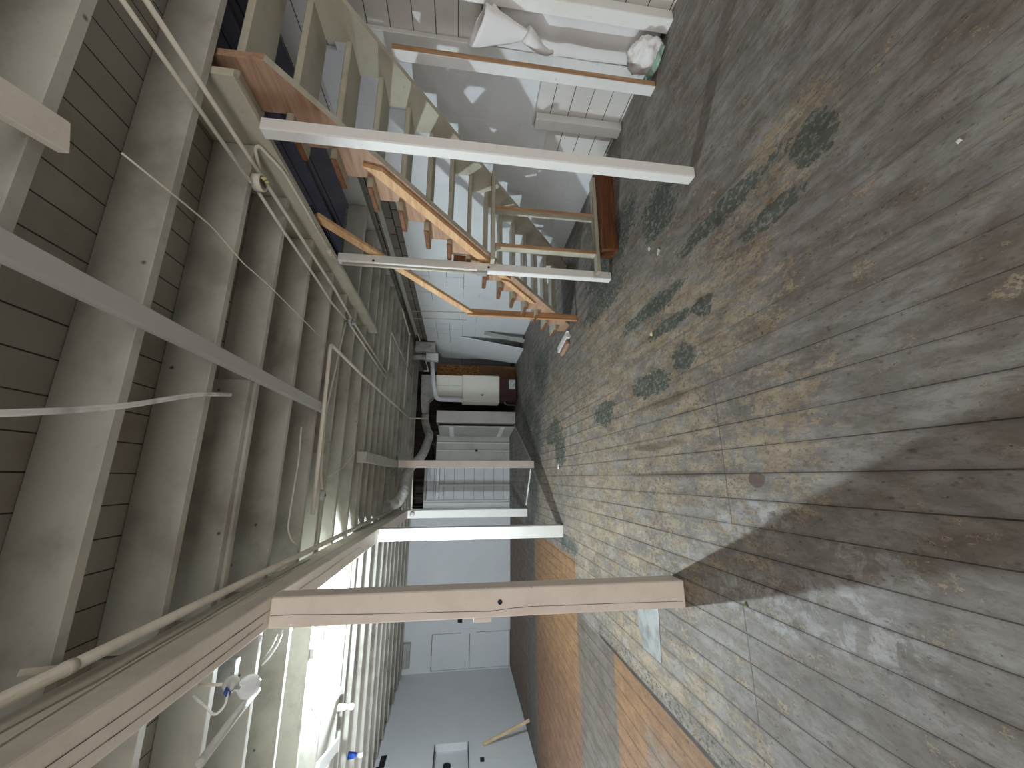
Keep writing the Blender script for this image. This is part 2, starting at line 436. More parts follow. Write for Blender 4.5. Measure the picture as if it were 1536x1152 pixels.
def thing(name, loc, label, cat, group=None):
    o = bpy.data.objects.new(name, None); COL.objects.link(o); o.location = loc; o.empty_display_size = .1
    tag(o, label, cat, group); return o

def struct(name, bm, m, **kw): return obj(name, bm, m, kind='structure', **kw)

# ------------------------------------------------------------------ room shell
XL, XR, YB, ZD = -4.9, 3.45, 11.5, 3.035
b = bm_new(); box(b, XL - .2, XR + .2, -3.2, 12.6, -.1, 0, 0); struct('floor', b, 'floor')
b = bm_new()
box(b, XL - .1, 2.05, -3.2, 12.6, ZD, ZD + .055, 0); box(b, 2.05, XR, -3.2, 1.642, ZD, ZD + .055, 0); box(b, 2.05, XR, 4.5, 12.6, ZD, ZD + .055, 0)
struct('ceiling', b, 'deck')

# left wall with a recessed hatch
b = bm_new(); hy0, hy1, hz0, hz1 = 7.35, 8.65, 1.17, 1.81
box(b, XL - .2, XL, -3.2, -1.95, 0, ZD, 0); box(b, XL - .2, XL, 1.15, 3.35, 0, ZD, 0); box(b, XL - .2, XL, 7.05, hy0, 0, ZD, 0)
for q0, q1 in ((-1.95, 1.15), (3.35, 7.05)): box(b, XL - .2, XL, q0, q1, 0, 1.05, 0); box(b, XL - .2, XL, q0, q1, 2.45, ZD, 0)  # wall left open for the two added side windows
box(b, XL - .2, XL, hy1, 12.6, 0, ZD, 0)
box(b, XL - .2, XL, hy0, hy1, 0, hz0, 0); box(b, XL - .2, XL, hy0, hy1, hz1, ZD, 0); box(b, XL - .2, XL - .12, hy0, hy1, hz0, hz1, 0)
struct('wall_left', b, 'cool')
b = bm_new()
box(b, XL - .12, XL + .002, hy0, hy1, hz1 - .012, hz1 - .001, 0); box(b, XL - .12, XL + .002, hy0, hy1, hz0 + .001, hz0 + .012, 0)
struct('trim_1', b, 'black')
# rear wall of the left bay with a flush door
YW = 11.4
b = bm_new()
box(b, XL, -4.87, YW, YW + .2, 0, ZD, 0); box(b, -4.02, -.86, YW, YW + .2, 0, ZD, 0); box(b, -4.87, -4.02, YW, YW + .2, 2.085, ZD, 0)
struct('wall_back', b, 'cool')
b = bm_new(); box(b, -4.87, -4.02, YW + .06, YW + .12, 0, 2.085, 0); struct('trim_2', b, 'black')
b = bm_new(); box(b, -4.86, -4.032, YW + .004, YW + .05, .012, 1.085, .002); box(b, -4.86, -4.032, YW + .004, YW + .05, 1.095, 2.072, .002)
d1 = struct('door_1', b, 'cool')
b = bm_new(); box(b, -4.86, -4.0, YW - .012, YW + .003, 1.1, 1.19, .002); obj('door_rail', b, 'cool', d1)
b = bm_new(); box(b, -4.05, -3.93, YW - .02, YW + .0, .92, 1.32, .003); obj('lock_block', b, 'cool', d1)
b = bm_new(); box(b, -4.9, -4.86, YW - .03, YW, .98, 1.2, .003); obj('hinge_block', b, 'cool', d1)

# right wall: shiplap near, painted block further, bare course and boards above
b = bm_new(); box(b, XR, XR + .2, -3.2, 3.32, 0, ZD, 0); struct('wall_right', b, 'shiplap')
b = bm_new(); box(b, XR, XR + .2, 3.32, 12.6, 0, 2.42, 0); struct('wall_right_block', b, 'block')
b = bm_new(); box(b, XR + .04, XR + .2, 3.32, 12.6, 2.42, 2.62, 0); box(b, XR + .1, XR + .2, 3.32, 12.6, 2.69, 2.8, 0); struct('wall_right_course', b, 'blockdark')
b = bm_new(); box(b, XR - .01, XR + .2, 3.34, 9.0, 2.62, 2.69, .004); struct('trim_3', b, 'greypaint')
b = bm_new(); box(b, XR, XR + .2, 3.32, 12.6, 2.8, ZD, .002); struct('trim_4', b, 'greypaint')

# rear partition: boarded centre, open loft above, dark store behind
b = bm_new(); box(b, -.62, .36, 11.5, 11.6, 0, 2.06, 0); struct('wall_partition', b, 'rearboards')
b = bm_new(); box(b, -.86, -.62, 11.52, 11.6, 0, 2.5, 0); struct('wall_partition_end', b, 'white')
for i, (x0, x1, z0, z1, y0) in enumerate([(-.665, -.635, 0, 2.5, 11.46), (-.735, -.705, 0, 2.5, 11.46), (-.25, -.19, 0, 2.06, 11.44), (.35, .42, 0, 2.15, 11.42)]):
    b = bm_new(); box(b, x0, x1, y0, 11.6 if i == 3 else 11.498, z0, z1, .004); struct('trim_%d' % (5 + i), b, 'white')
b = bm_new(); box(b, -.62, .42, 11.40, 11.6, 2.07, 2.16, .004); struct('trim_9', b, 'white')
b = bm_new(); box(b, -.62, .36, 11.5, 11.6, 2.17, 2.42, 0); struct('wall_partition_top', b, 'rearboards')
b = bm_new(); box(b, -.62, .42, 11.42, 11.6, 2.43, 2.5, .004); struct('trim_10', b, 'greypaint')
b = bm_new(); box(b, .42, .76, 11.54, 11.6, 0, 2.2, 0); box(b, .80, 1.25, 11.54, 11.6, 0, 2.2, 0); struct('wall_partition_right', b, 'greypaint')
b = bm_new(); box(b, .765, .795, 11.5, 11.6, 0, 2.2, .003); struct('trim_11', b, 'white')
b = bm_new(); box(b, 1.0, 1.03, 11.49, 11.538, 0, 2.2, .003); struct('trim_12', b, 'white')
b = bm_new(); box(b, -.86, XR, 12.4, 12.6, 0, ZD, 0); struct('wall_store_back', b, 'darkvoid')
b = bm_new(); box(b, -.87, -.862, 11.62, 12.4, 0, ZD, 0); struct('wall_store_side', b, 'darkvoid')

# front wall behind the camera with an added window opening for fill light
b = bm_new(); box(b, XL, XR, -3.2, -3.05, 0, .5, 0); box(b, XL, XR, -3.2, -3.05, 2.7, ZD, 0); box(b, XL, -4.3, -3.2, -3.05, .5, 2.7, 0); box(b, 3.0, XR, -3.2, -3.05, .5, 2.7, 0)
struct('wall_front', b, 'cool')
b = bm_new()
for x in (-4.3, -2.5, -.68, 1.15, 2.94): box(b, x, x + .06, -3.15, -3.08, .5, 2.7, .004)
struct('added_window_1', b, 'white')  # mullions of the added, unseen front window

b = bm_new()
for y in (3.35, 4.6, 5.8, 6.99): box(b, XL - .14, XL - .06, y, y + .06, 1.05, 2.45, .004)
struct('added_window_3', b, 'white')  # unseen side window, added to go with the cool fill
b = bm_new()
for y in (-1.95, -.43, 1.09): box(b, XL - .14, XL - .06, y, y + .06, 1.05, 2.45, .004)
struct('added_window_4', b, 'white')  # unseen nearer side window, added to go with the warm fill

# upstairs, seen through the stair opening
b = bm_new(); wy0, wy1, wz0, wz1 = 4.5, 5.75, 3.5, 4.7
box(b, XR, XR + .2, -3.2, wy0, ZD + .001, 5.4, 0); box(b, XR, XR + .2, wy1, 12.6, ZD + .001, 5.4, 0); box(b, XR, XR + .2, wy0, wy1, ZD + .001, wz0, 0); box(b, XR, XR + .2, wy0, wy1, wz1, 5.4, 0)
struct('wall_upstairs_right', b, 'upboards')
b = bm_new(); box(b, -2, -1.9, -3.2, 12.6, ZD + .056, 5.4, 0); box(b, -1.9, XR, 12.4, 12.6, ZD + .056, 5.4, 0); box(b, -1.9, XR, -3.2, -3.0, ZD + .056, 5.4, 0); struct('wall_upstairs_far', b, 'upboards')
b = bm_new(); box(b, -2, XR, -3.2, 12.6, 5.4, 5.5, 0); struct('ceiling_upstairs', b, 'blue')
b = bm_new(); box(b, XR - .035, XR - .001, 2.2, 8, 3.32, 3.42, .004); struct('trim_13', b, 'blue')
b = bm_new()
for y in (wy0, 4.92, 5.34, wy1 - .04): box(b, XR + .01, XR + .06, y, y + .04, wz0, wz1, .003)
for z in (wz0, 3.78, 4.2, wz1 - .04): box(b, XR + .012, XR + .058, wy0 + .04, wy1 - .04, z, z + .04, .003)
w2 = struct('window_2', b, 'black')
g = G('night_blue_glass'); M['glass'] = g.out(lin((40, 44, 78)), .15, spec=.5)
b = bm_new(); box(b, XR + .08, XR + .09, wy0, wy1, wz0, wz1, 0); obj('pane', b, 'glass', w2)

# ------------------------------------------------------------------ main beam and posts
b = bm_new()
box(b, -.832, -.667, -2.9, 8.66, 2.55, 2.645, .006); box(b, -.83, -.669, -2.9, 8.66, 2.647, 2.797, .005)
obj('main_beam', b, 'beam', None, 'long built-up cream timber beam carrying the ceiling joists over the row of posts', 'beam')

def post(name, x0, x1, y0, y1, z1, mat, label, parts=()):
    r = thing(name, ((x0 + x1) / 2, (y0 + y1) / 2, 0), label, 'post', None)
    b = bm_new(); box(b, x0, x1, y0, y1, .0, z1, .007)
    obj('post_shaft', b, mat, r)
    return r
p4 = post('timber_post', -.83, -.667, 2.556, 2.70, 2.549, 'post_pink', 'thick cracked cream timber post nearest the camera, with a bored hole')
b = bm_new(); lathe(b, [(.0145, 0), (.0145, .004)], (aty(750, 903, 2.556).x, 2.5565, aty(750, 903, 2.556).z), (0, -1, 0)); obj('bored_hole', b, 'black', p4)
def crack(pts, w=.0022):
    b = bm_new()
    for a, c in zip(pts, pts[1:]): bar(b, a, c, w * random.uniform(.6, 1.3), .003, (0, -1, 0), 0)
    return b
cp = [aty(x, y, 2.5553) for x, y in [(402, 924), (440, 922), (480, 922), (560, 921), (620, 919.5), (690, 917.6), (735, 917), (770, 912), (800, 909.5), (850, 908), (920, 905), (1024, 902)]]
cp = [Vector((max(-.825, min(-.672, q.x)), q.y, min(2.54, max(.01, q.z)))) for q in cp]
obj('crack', crack(cp), 'black', p4)
b = bm_new(); q = aty(724, 930, 2.56); box(b, -.858, -.832, 2.57, 2.62, q.z - .055, q.z + .055, .003); obj('wood_cleat', b, 'post_pink', p4)
post('timber_post', -.83, -.667, 5.555, 5.70, 2.549, 'post_white', 'bright white timber post beside the lit lamp, second in the beam row')
post('timber_post', -.83, -.667, 8.50, 8.65, 2.549, 'post_white', 'white timber post furthest back in the beam row, with a glass globe at its top')
post('timber_post', .185, .33, 7.66, 7.80, 2.678, 'post_pink', 'slim cream post standing clear of the beam row near the boarded rear wall')
p1 = post('timber_post', 1.94, 2.022, 1.905, 1.985, 2.698, 'post_white', 'white square post at the near corner of the stair opening')
p2 = post('timber_post', 1.982, 2.068, 3.33, 3.405, 2.698, 'post_white', 'slim white post in front of the lower stair flight, with conduit on its side')
b = bm_new(); lathe(b, [(.012, 0), (.012, .003)], (aty(560, 391, 3.33).x, 3.3305, aty(560, 391, 3.33).z), (0, -1, 0)); obj('bored_hole', b, 'black', p2)
b = bm_new(); lathe(b, [(.012, 0), (.012, .003)], (aty(733, 401, 3.33).x, 3.3305, aty(733, 401, 3.33).z), (0, -1, 0)); obj('bored_hole', b, 'black', p2)
b = bm_new(); q0, q1 = aty(508, 398, 3.36), aty(715, 413, 3.36); tube(b, [(1.968, 3.365, 2.66), (1.968, 3.365, q1.z)], .012, 8); cnd = obj('conduit', b, 'conduit', p2)
b = bm_new(); box(b, 1.955, 1.981, 3.335, 3.40, q1.z - .1, q1.z, .004); obj('outlet_box', b, 'metal', cnd)

b = bm_new(); box(b, .19, .325, 5.07, 7.82, 2.68, 2.798, .006)
obj('short_header', b, 'joist', None, 'short cream header under the joists resting on the slim cream post', 'beam')

mb = bpy.data.objects['main_beam']
def long_crack(x, y0, y1):
    b = bm_new(); P = []
    for i in range(26):
        y = y0 + (y1 - y0) * i / 25; P.append(Vector((x + .012 * noise.noise(Vector((y * 1.3, x * 9, 0))), y, 2.5497)))
    for i, (a, c) in enumerate(zip(P, P[1:])): bar(b, a, c, .0008 + .004 * abs(noise.noise(Vector((i * .7, x * 5, 3)))), .002, (0, 0, 1), 0)
    return b
obj('crack', long_crack(-.735, .3, 4.6), 'black', mb); obj('crack', long_crack(-.785, .8, 2.5), 'black', mb)

# ------------------------------------------------------------------ joists
ORD = ['nearest', 'second nearest', 'third nearest', 'fourth nearest', 'fifth nearest', 'sixth nearest', 'seventh nearest', 'eighth nearest', 'ninth nearest', 'tenth nearest',
       'eleventh nearest', 'twelfth nearest', 'thirteenth nearest', 'fourteenth nearest', 'fifteenth nearest', 'sixteenth nearest', 'seventeenth nearest', 'eighteenth nearest',
       'nineteenth nearest', 'twentieth nearest', 'twenty-first nearest', 'twenty-second nearest', 'twenty-third nearest', 'twenty-fourth nearest']
RJ = [.64, 1.138, 1.642, 2.12, 2.57, 3.067, 3.6, 4.05, 4.47, 4.98, 5.45, 5.80, 6.2, 6.62, 7.07, 7.6, 8.15, 8.6, 9.1, 9.6, 10.1, 10.6, 11.1]
for i, y in enumerate(RJ):
    b = bm_new(); x1 = 1.978 if 1.7 < y < 4.3 else XR - .002
    box(b, -.745, x1, y - .048, y, 2.80, ZD - .001, .004)
    if i in (4, 7, 10): box(b, -.74, x1 - .9 - .12 * i, y - .098, y - .049, 2.815, ZD - .001, .003)     # a sistered board
    obj('ceiling_joist', b, 'joist', None, '%s cream ceiling joist on the stair side of the main beam%s' % (ORD[i], ''), 'joist', 'joists on the stair side of the beam')
LJ = [.62, 1.12, 1.62, 2.12, 2.62, 3.12, 3.63, 4.15, 4.69, 5.35, 5.58, 5.97, 6.48, 7.0, 7.54, 8.02, 8.47, 8.95, 9.5, 10.1, 10.7, 11.2]
for i, y in enumerate(LJ):
    b = bm_new(); box(b, XL + .002, -.755, y - .048, y, 2.80, ZD - .001, .004)
    obj('ceiling_joist', b, 'joist', None, '%s cream ceiling joist on the lit lamp side of the main beam' % ORD[i], 'joist', 'joists on the lamp side of the beam')
# stair opening framing
b = bm_new(); box(b, 1.98, 2.026, 1.644, 5.2, 2.70, ZD - .002, .005)
obj('stair_trimmer', b, 'khaki', None, 'cream trimmer beam along the open side of the stairwell, over both white posts', 'beam')
# loose board nailed below the nearest joists
b = bm_new(); a0, a1 = atz(-40, 122, 2.782), atz(97, 207, 2.782); bar(b, a0, a1, .10, .035)
obj('nailed_board', b, 'beam', None, 'short cream board nailed flat under the nearest joists at the upper left', 'board')
for k, (a0, a1, w, lb) in enumerate([((-2.40, 5.36, 2.784), (-2.33, 4.66, 2.784), .05, 'narrow slanting bridging strip across the brightest ceiling bay, nearer the lit lamp'),
                                  ((-2.95, 5.36, 2.784), (-2.76, 4.66, 2.784), .12, 'wide slanting bridging board across the brightest ceiling bay, further from the lit lamp')]):
    b = bm_new(); bar(b, a0, a1, w, .03); obj('bridging_board', b, 'white', None, lb, 'board')
b = bm_new(); box(b, .588, .658, -.6, 3.70, 2.745, 2.750, 0); box(b, .588, .594, -.6, 3.70, 2.750, 2.799, 0); box(b, .652, .658, -.6, 3.70, 2.750, 2.799, 0)
obj('steel_channel', b, 'channel', None, 'long pale grey folded steel channel screwed under the joists', 'channel')

# ------------------------------------------------------------------ staircase
KT = range(-3, 14)
def yk(k): return 2.2214 + .2248 * k
def zk(k): return 2.548 - .182 * k
def zb(y): return 2.695 - .805 * (y - 1.519)
st = thing('staircase', (2.6, 3.4, 0), 'steep open-riser wooden staircase rising toward the camera into the ceiling opening', 'staircase')
def stringer_poly(top_clip=3.0):
    up = []
    for k in KT:
        y0 = yk(k - 1) - .035; y1 = yk(k) - .035
        up += [(y0, zk(k) - .001), (y1, zk(k) - .001)]
    up = [p for p in up if p[0] > 1.66 and p[1] < top_clip]
    yend = 1.519 + 2.695 / .805
    pts = [(1.66, zb(1.66))] + [(1.66, min(top_clip, up[0][1]))] + up + [(up[-1][0], 0.0), (yend, 0.0)]
    return pts
b = bm_new(); prism(b, stringer_poly(), 'X', 2.12, 2.165)
obj('stringer', b, ['raw', 'khaki'], st, 'raw brown outer face with painted underside', by=lambda n: 1 if n.z < -.3 else 0)
b = bm_new(); prism(b, stringer_poly(), 'X', 3.06, 3.105); obj('stringer', b, 'khaki', st)
for k in KT:
    if yk(k) < 1.9: continue
    b = bm_new(); box(b, 2.072 if k in (5, 6) else 2.03, 3.104, yk(k) - .27, yk(k), zk(k), zk(k) + .042, .008)
    obj('tread', b, ['khaki', 'rawx'], st, by=lambda n: 1 if n.x < -.5 else 0)
# light strip on the outer face
b = bm_new()
def off(y, d): return (y, zb(y) + d)
prism(b, [off(2.30, .035), off(2.27, .135), off(3.62, .135), off(3.66, .035)], 'X', 2.085, 2.119)
obj('nailing_strip', b, 'orange', st, 'pale new pine strip')
b = bm_new(); prism(b, [off(3.72, .10), off(3.70, .17), off(4.2, .17), off(4.22, .10)], 'X', 2.095, 2.119); obj('nailing_strip', b, 'orange', st)
b = bm_new(); box(b, 2.069, 2.119, 3.31, 3.40, 1.5, 1.62, .004); obj('spacer_block', b, 'rawx', st)
# newel and handrail
hr = bm_new(); box(hr, 2.03, 2.118, 4.50, 4.54, 0.0, 1.46, .005); obj('newel_post', hr, 'pinez', st)
b = bm_new(); A = Vector((2.075, 4.545, 1.40)); B = Vector((2.095, 2.86, 2.745)); bar(b, A, B, .04, .085, (0, .6, .8), .005)
obj('handrail', b, 'orange', st)
# post under the wall-side stringer
b = bm_new(); box(b, 3.105, 3.165, 2.215, 2.30, 0, 2.10, .004)
obj('prop_stud', b, ['stud', 'white'], None, 'brown-faced upright stud beside the white sheet, propping the stair from the floor', 'stud', by=lambda n: 1 if n.x < -.5 else 0)

# framed opening below the stairs
fr = thing('stud_frame', (2.55, 3.24, .16), 'low wooden stud frame standing across the space under the stairs', 'frame')
fy0, fy1 = 3.20, 3.285
b = bm_new(); box(b, 1.985, 3.10, fy0, fy1, .162, .20, .004); obj('bottom_plate', b, 'khaki', fr)
b = bm_new(); box(b, 2.03, 3.058, fy0, fy1, 1.222, 1.262, .004); obj('top_plate', b, 'khaki', fr)
for x in (2.175, 2.60): b = bm_new(); box(b, x, x + .042, fy0, fy1, .201, 1.221, .004); obj('stud', b, ['stud', 'khaki', 'raw'], fr, by=lambda n: 0 if n.y < -.5 else 1 if n.x < -.5 else 2)
b = bm_new(); box(b, 2.19, 3.2, 3.12, 3.29, 0.0, .161, .006)
obj('floor_timber', b, 'dark', None, 'dark brown stained timber lying on the floor under the stud frame', 'timber')

# scrap at the foot of the stairs
for (A, B, w, h, m, lb) in [((1.965, 4.86, .03), (1.90, 5.34, .03), .09, .055, 'white', 'whitish splintered plank end at the foot of the stairs'),
                            ((1.86, 4.92, .028), (1.80, 5.22, .028), .07, .05, 'raw', 'brown broken plank end lying beside the whitish plank end')]:
    b = bm_new(); A = Vector(A); B = Vector(B); bar(b, A, B, w, h); d = (B - A).normalized()
    for v in b.verts:
        if (v.co - A).length < .1: v.co += d * random.uniform(-.05, .03)
        v.co.z = max(v.co.z, .001)
    obj('scrap_plank', b, m, None, lb, 'plank')

# ------------------------------------------------------------------ near right wall
b = bm_new(); box(b, 3.35, 3.448, 1.90, 2.0, 0, 2.795, .005)
obj('wall_stud', b, 'post_white', None, 'cream upright stud on the boarded wall beside the bag, at the top of the photo', 'stud')
b = bm_new(); box(b, 3.36, 3.448, 2.84, 2.95, 0, .868, .005)
obj('short_stud', b, 'white', None, 'short white stud ending below the wall panel near the floor', 'stud')
b = bm_new(); box(b, 3.405, 3.447, 2.50, 2.955, .89, 2.8, .003); box(b, 3.405, 3.447, 2.956, 3.85, .715, 2.8, .003)
obj('drywall_sheet', b, 'panel', None, 'smooth white wallboard fixed to the wall behind the stairs', 'board')
b = bm_new(); box(b, 3.40, 3.448, 2.30, 2.499, .0, 2.6, .004); obj('batten_board', b, 'white', None, 'white vertical cover board between brown stud and wallboard', 'board')

# hanging sheet, cloth hood and bunched plastic
def sheet():
    t = bm_new(); nu, nv = 14, 40; gr = []
    for j in range(nv + 1):
        row = []
        for i in range(nu + 1):
            u, w = i / nu, j / nv; y = 2.004 + .285 * u; z = .03 + 1.27 * w
            x = 3.40 + .003 * math.sin(9 * u + 3 * w) + .008 * noise.noise(Vector((y * 5, z * 3, 0))) - .02 * math.exp(-((w - .64) / .05) ** 2) * u
            row.append(t.verts.new((x, y, z)))
        gr.append(row)
    for j in range(nv):
        for i in range(nu): f = t.faces.new((gr[j][i], gr[j][i + 1], gr[j + 1][i + 1], gr[j + 1][i])); f.smooth = True
    bmesh.ops.recalc_face_normals(t, faces=t.faces[:])
    bmesh.ops.solidify(t, geom=t.faces[:], thickness=.006)
    return t
obj('hanging_sheet', sheet(), 'cloth', None, 'white cloth sheet hanging flat on the boarded wall between two studs', 'sheet')
hood = thing('cloth_hood', (3.27, 2.13, 1.08), 'white conical cloth hood hanging at the top of the white sheet', 'bag')
t = bm_new(); seg = 28; rings = []
for j in range(13):
    w = j / 12; z = 1.47 - .40 * w; r = .02 + .135 * (1 - w) ** .8 if j else .155
    row = []
    for i in range(seg):
        a = 2 * math.pi * i / seg
        rr = r * (1 + .10 * math.sin(3 * a + 2 * w) + .10 * noise.noise(Vector((math.cos(a) * 1.5, math.sin(a) * 1.5, w * 3))))
        row.append(t.verts.new((3.245 + .55 * rr * math.cos(a) + .04 * w, 2.075 + .9 * rr * math.sin(a) + .03 * w, z + .06 * math.sin(a) * (1 - w))))
    rings.append(row)
for j in range(12):
    for i in range(seg): f = t.faces.new((rings[j][i], rings[j][(i + 1) % seg], rings[j + 1][(i + 1) % seg], rings[j + 1][i])); f.smooth = True
bmesh.ops.recalc_face_normals(t, faces=t.faces[:]); bmesh.ops.solidify(t, geom=t.faces[:], thickness=.006)
obj('hood_body', t, 'cloth', hood)
b = bm_new(); tube(b, [(3.29, 2.10, 1.10), (3.28, 2.14, 1.03), (3.27, 2.18, .97), (3.29, 2.21, .90), (3.32, 2.22, .86)], .03, 12, .05, radii=lambda s: .042 * (1 - s) + .014); obj('twisted_tail', b, 'cloth', hood)
b = bm_new(); tube(b, [(3.33, 1.985, 1.36), (3.30, 2.0, 1.33), (3.29, 2.02, 1.28)], .02, 10, .02); obj('hanging_strap', b, 'cloth', hood)
def bunch(c, s, seed):
    t = bm_new(); bmesh.ops.create_icosphere(t, subdivisions=4, radius=1)
    for v in t.verts:
        n = v.co.normalized(); q = 1 + .28 * noise.noise(n * 2.2 + Vector((seed, 0, 0))) + .16 * noise.noise(n * 5 + Vector((0, seed, 0))) - .1 * abs(noise.noise(n * 9))
        v.co = Vector((c[0] + n.x * q * s[0], c[1] + n.y * q * s[1], max(.003, c[2] + n.z * q * s[2])))
    for f in t.faces: f.smooth = True
    return t
pk = thing('plastic_bundle', (3.32, 2.15, 0), 'crumpled white plastic bunched on the floor below the hanging sheet', 'bundle')
obj('crumpled_plastic', bunch((3.29, 2.13, .12), (.075, .14, .135), 3), 'cloth', pk)
obj('plastic_fold', bunch((3.27, 2.15, .03), (.07, .13, .035), 8), 'green', pk, 'pale green plastic edge')

# ------------------------------------------------------------------ far right corner
b = bm_new()
P = [Vector((3.12, 8.80, .0)), Vector((3.14, 10.10, .0)), Vector((3.42, 10.42, 1.60)), Vector((3.42, 8.93, 1.57))]
n = (P[1] - P[0]).cross(P[3] - P[0]).normalized() * .018
V = [b.verts.new(p) for p in P] + [b.verts.new(p + n) for p in P]
for q in ((0, 1, 2, 3), (7, 6, 5, 4), (0, 4, 5, 1), (1, 5, 6, 2), (2, 6, 7, 3), (3, 7, 4, 0)): b.faces.new([V[i] for i in q])
bmesh.ops.recalc_face_normals(b, faces=b.faces[:])
obj('hardboard_sheet', b, 'panel', None, 'large white panel leaning against the block wall beyond the stairs', 'panel')
b = bm_new(); bar(b, (3.26, 8.62, .012), (3.43, 8.62, 1.0), .22, .016, (1, 0, 0)); obj('leaning_offcut', b, 'greypaint', None, 'grey board leaning behind the large white panel', 'board')
b = bm_new(); box(b, 2.70, 3.10, 10.3, 10.33, 0, 1.03, .003); obj('brown_board', b, 'card', None, 'plain brown board standing between the furnace and the leaning white panel', 'board')
t = bm_new(); box(t, 2.76, 3.12, 10.36, 10.55, 0.0, 2.22, .01)
bmesh.ops.subdivide_edges(t, edges=t.edges[:], cuts=5, use_grid_fill=True)
for v in t.verts:
    if v.co.z > .05: v.co += Vector((noise.noise(v.co * 4) * .03, noise.noise(v.co * 5 + Vector((4, 0, 0))) * .02, 0))
obj('fibre_batt', t, 'fibre', None, 'rough tan fibrous batt standing tall behind the plain brown board', 'insulation')

# furnace
fu = thing('furnace', (2.3, 10.0, 0), 'white enamel furnace with dark maroon base in the far corner', 'furnace')
b = bm_new(); box(b, 1.975, 2.66, 9.72, 10.3, .50, 1.50, .03); cab = obj('cabinet', b, 'furn', fu)
b = bm_new(); box(b, 1.99, 2.62, 9.75, 10.3, .03, .499, .02); bb = obj('burner_base', b, 'maroon', fu)
b = bm_new(); box(b, 2.30, 2.56, 9.725, 9.749, .08, .25, .004); obj('access_grille', b, 'dull', bb)
b = bm_new(); box(b, 2.10, 2.13, 9.705, 9.719, .93, .99, .003); obj('name_plate', b, 'black', cab)
b = bm_new(); box(b, 1.93, 1.974, 9.74, 10.2, .5, 1.48, .006); obj('side_flange', b, 'furn', cab)
b = bm_new(); box(b, 2.07, 2.63, 9.74, 10.26, 1.501, 2.18, .006); pln = obj('plenum', b, 'furn', fu)
b = bm_new(); box(b, 2.345, 2.355, 9.732, 9.739, 1.51, 2.17, 0); box(b, 2.08, 2.62, 9.735, 9.7395, 1.84, 1.845, 0); obj('seam', b, 'dull', pln)
b = bm_new(); prism(b, [(2.64, 2.32), (2.64, 2.56), (1.97, 2.55), (1.62, 2.50), (1.62, 2.36), (1.96, 2.345), (2.12, 2.185), (2.64, 2.185)], 'Y', 9.8, 10.2); obj('supply_duct', b, 'dull', fu)
b = bm_new(); tube(b, [(1.95, 9.62, 1.46), (1.95, 9.62, 2.15), (2.4, 9.62, 2.24), (3.0, 9.62, 2.30)], .058, 16, .14); obj('flue_pipe', b, 'panel', fu)
b = bm_new(); box(b, 2.97, 3.15, 9.5, 9.7, 2.14, 2.45, .006); fbx = obj('flue_box', b, 'panel', fu)
b = bm_new(); tube(b, [(3.06, 9.6, 2.45), (3.06, 9.6, 2.62), (3.05, 9.6, 2.79)], .075, 14, .05); obj('flue_riser', b, 'dull', fbx)
b = bm_new(); tube(b, [(1.90, 9.9, .06), (1.90, 9.9, .3), (1.93, 9.75, .36)], .014, 8, .04); obj('gas_line', b, 'metal', fu)
b = bm_new(); box(b, 3.17, 3.42, 9.4, 9.9, 2.22, 2.72, .01)
obj('vent_duct', b, 'dull', None, 'dim grey metal box duct by the block wall beside the white flue box', 'duct')

# flexible duct
def flex(pts, r):
    P = smooth_path(pts, .5, 8)
    L = [0]
    for a, c in zip(P, P[1:]): L.append(L[-1] + (c - a).length)
    n = int(L[-1] / .02); Q = []
    for i in range(n + 1):
        s = L[-1] * i / n; j = 0
        while j < len(L) - 2 and L[j + 1] < s: j += 1
        f = (s - L[j]) / max(1e-6, L[j + 1] - L[j]); Q.append(P[j].lerp(P[j + 1], f))
    b = bm_new(); tube(b, Q, r, 16, 0, radii=lambda s: r * (1 + .035 * math.sin(s * n * math.pi / 2)))
    return b
fd = [(1.612, 10.0, 2.43), (1.45, 10.0, 2.43), (1.15, 9.85, 2.34)] + [tuple(aty(x, y, Y)) for x, y, Y in [(645, 652, 9.3), (634, 684, 8.6), (612, 704, 8.0), (607, 722, 7.6), (606, 738, 7.3), (594, 756, 7.1), (580, 767, 7.0)]]
fd[-1] = (-.46, 6.9, 2.70)
obj('flexible_duct', flex(fd, .095), 'dull', None, 'fat grey flexible duct curving from the furnace up to the main beam', 'duct')
b = bm_new(); q = aty(598, 690, 8.2); tube(b, [(q.x, 8.25, 2.68), (q.x, 8.2, 2.798)], .09, 16); obj('duct_stub', b, 'dull', None, 'short grey duct stub going up into the joists above the curved duct', 'duct')

# rear closets and doors
b = bm_new(); box(b, 1.46, 1.78, 10.3, 10.95, .0, 2.16, .006); obj('tall_cabinet', b, ['white', 'greypaint'], None, 'tall narrow white boarded cabinet beside the furnace', 'cabinet', by=lambda n: 0)
cl = thing('closet_door', (1.3, 10.6, 0), 'grey open closet door standing between the tall cabinet and rear wall', 'door')
b = bm_new(); bar(b, (1.36, 10.35, 1.06), (1.22, 11.5, 1.06), .035, 2.1, (0, 0, 1)); dl = obj('door_leaf', b, 'greypaint', cl)
for z in (.35, 1.75): b = bm_new(); bar(b, (1.335, 10.36, z), (1.20, 11.48, z), .02, .12, (0, 0, 1)); obj('ledge', b, 'white', dl)
b = bm_new(); bar(b, (1.40, 10.3, .01), (.36, 7.95, .01), .06, .02); obj('floor_strip', b, 'greypaint', None, 'long grey wooden strip lying on the dark floor toward the slim post', 'strip')
b = bm_new(); bar(b, atz(796, 704, .012), atz(789, 757, .012), .035, .024); obj('white_strip', b, 'paper', None, 'thin white strip lying on the floor between the rear posts', 'strip')
b = bm_new(); box(b, .75, .81, 11.47, 11.499, .97, 1.05, .003); obj('latch', b, 'black', bpy.data.objects['trim_11'])
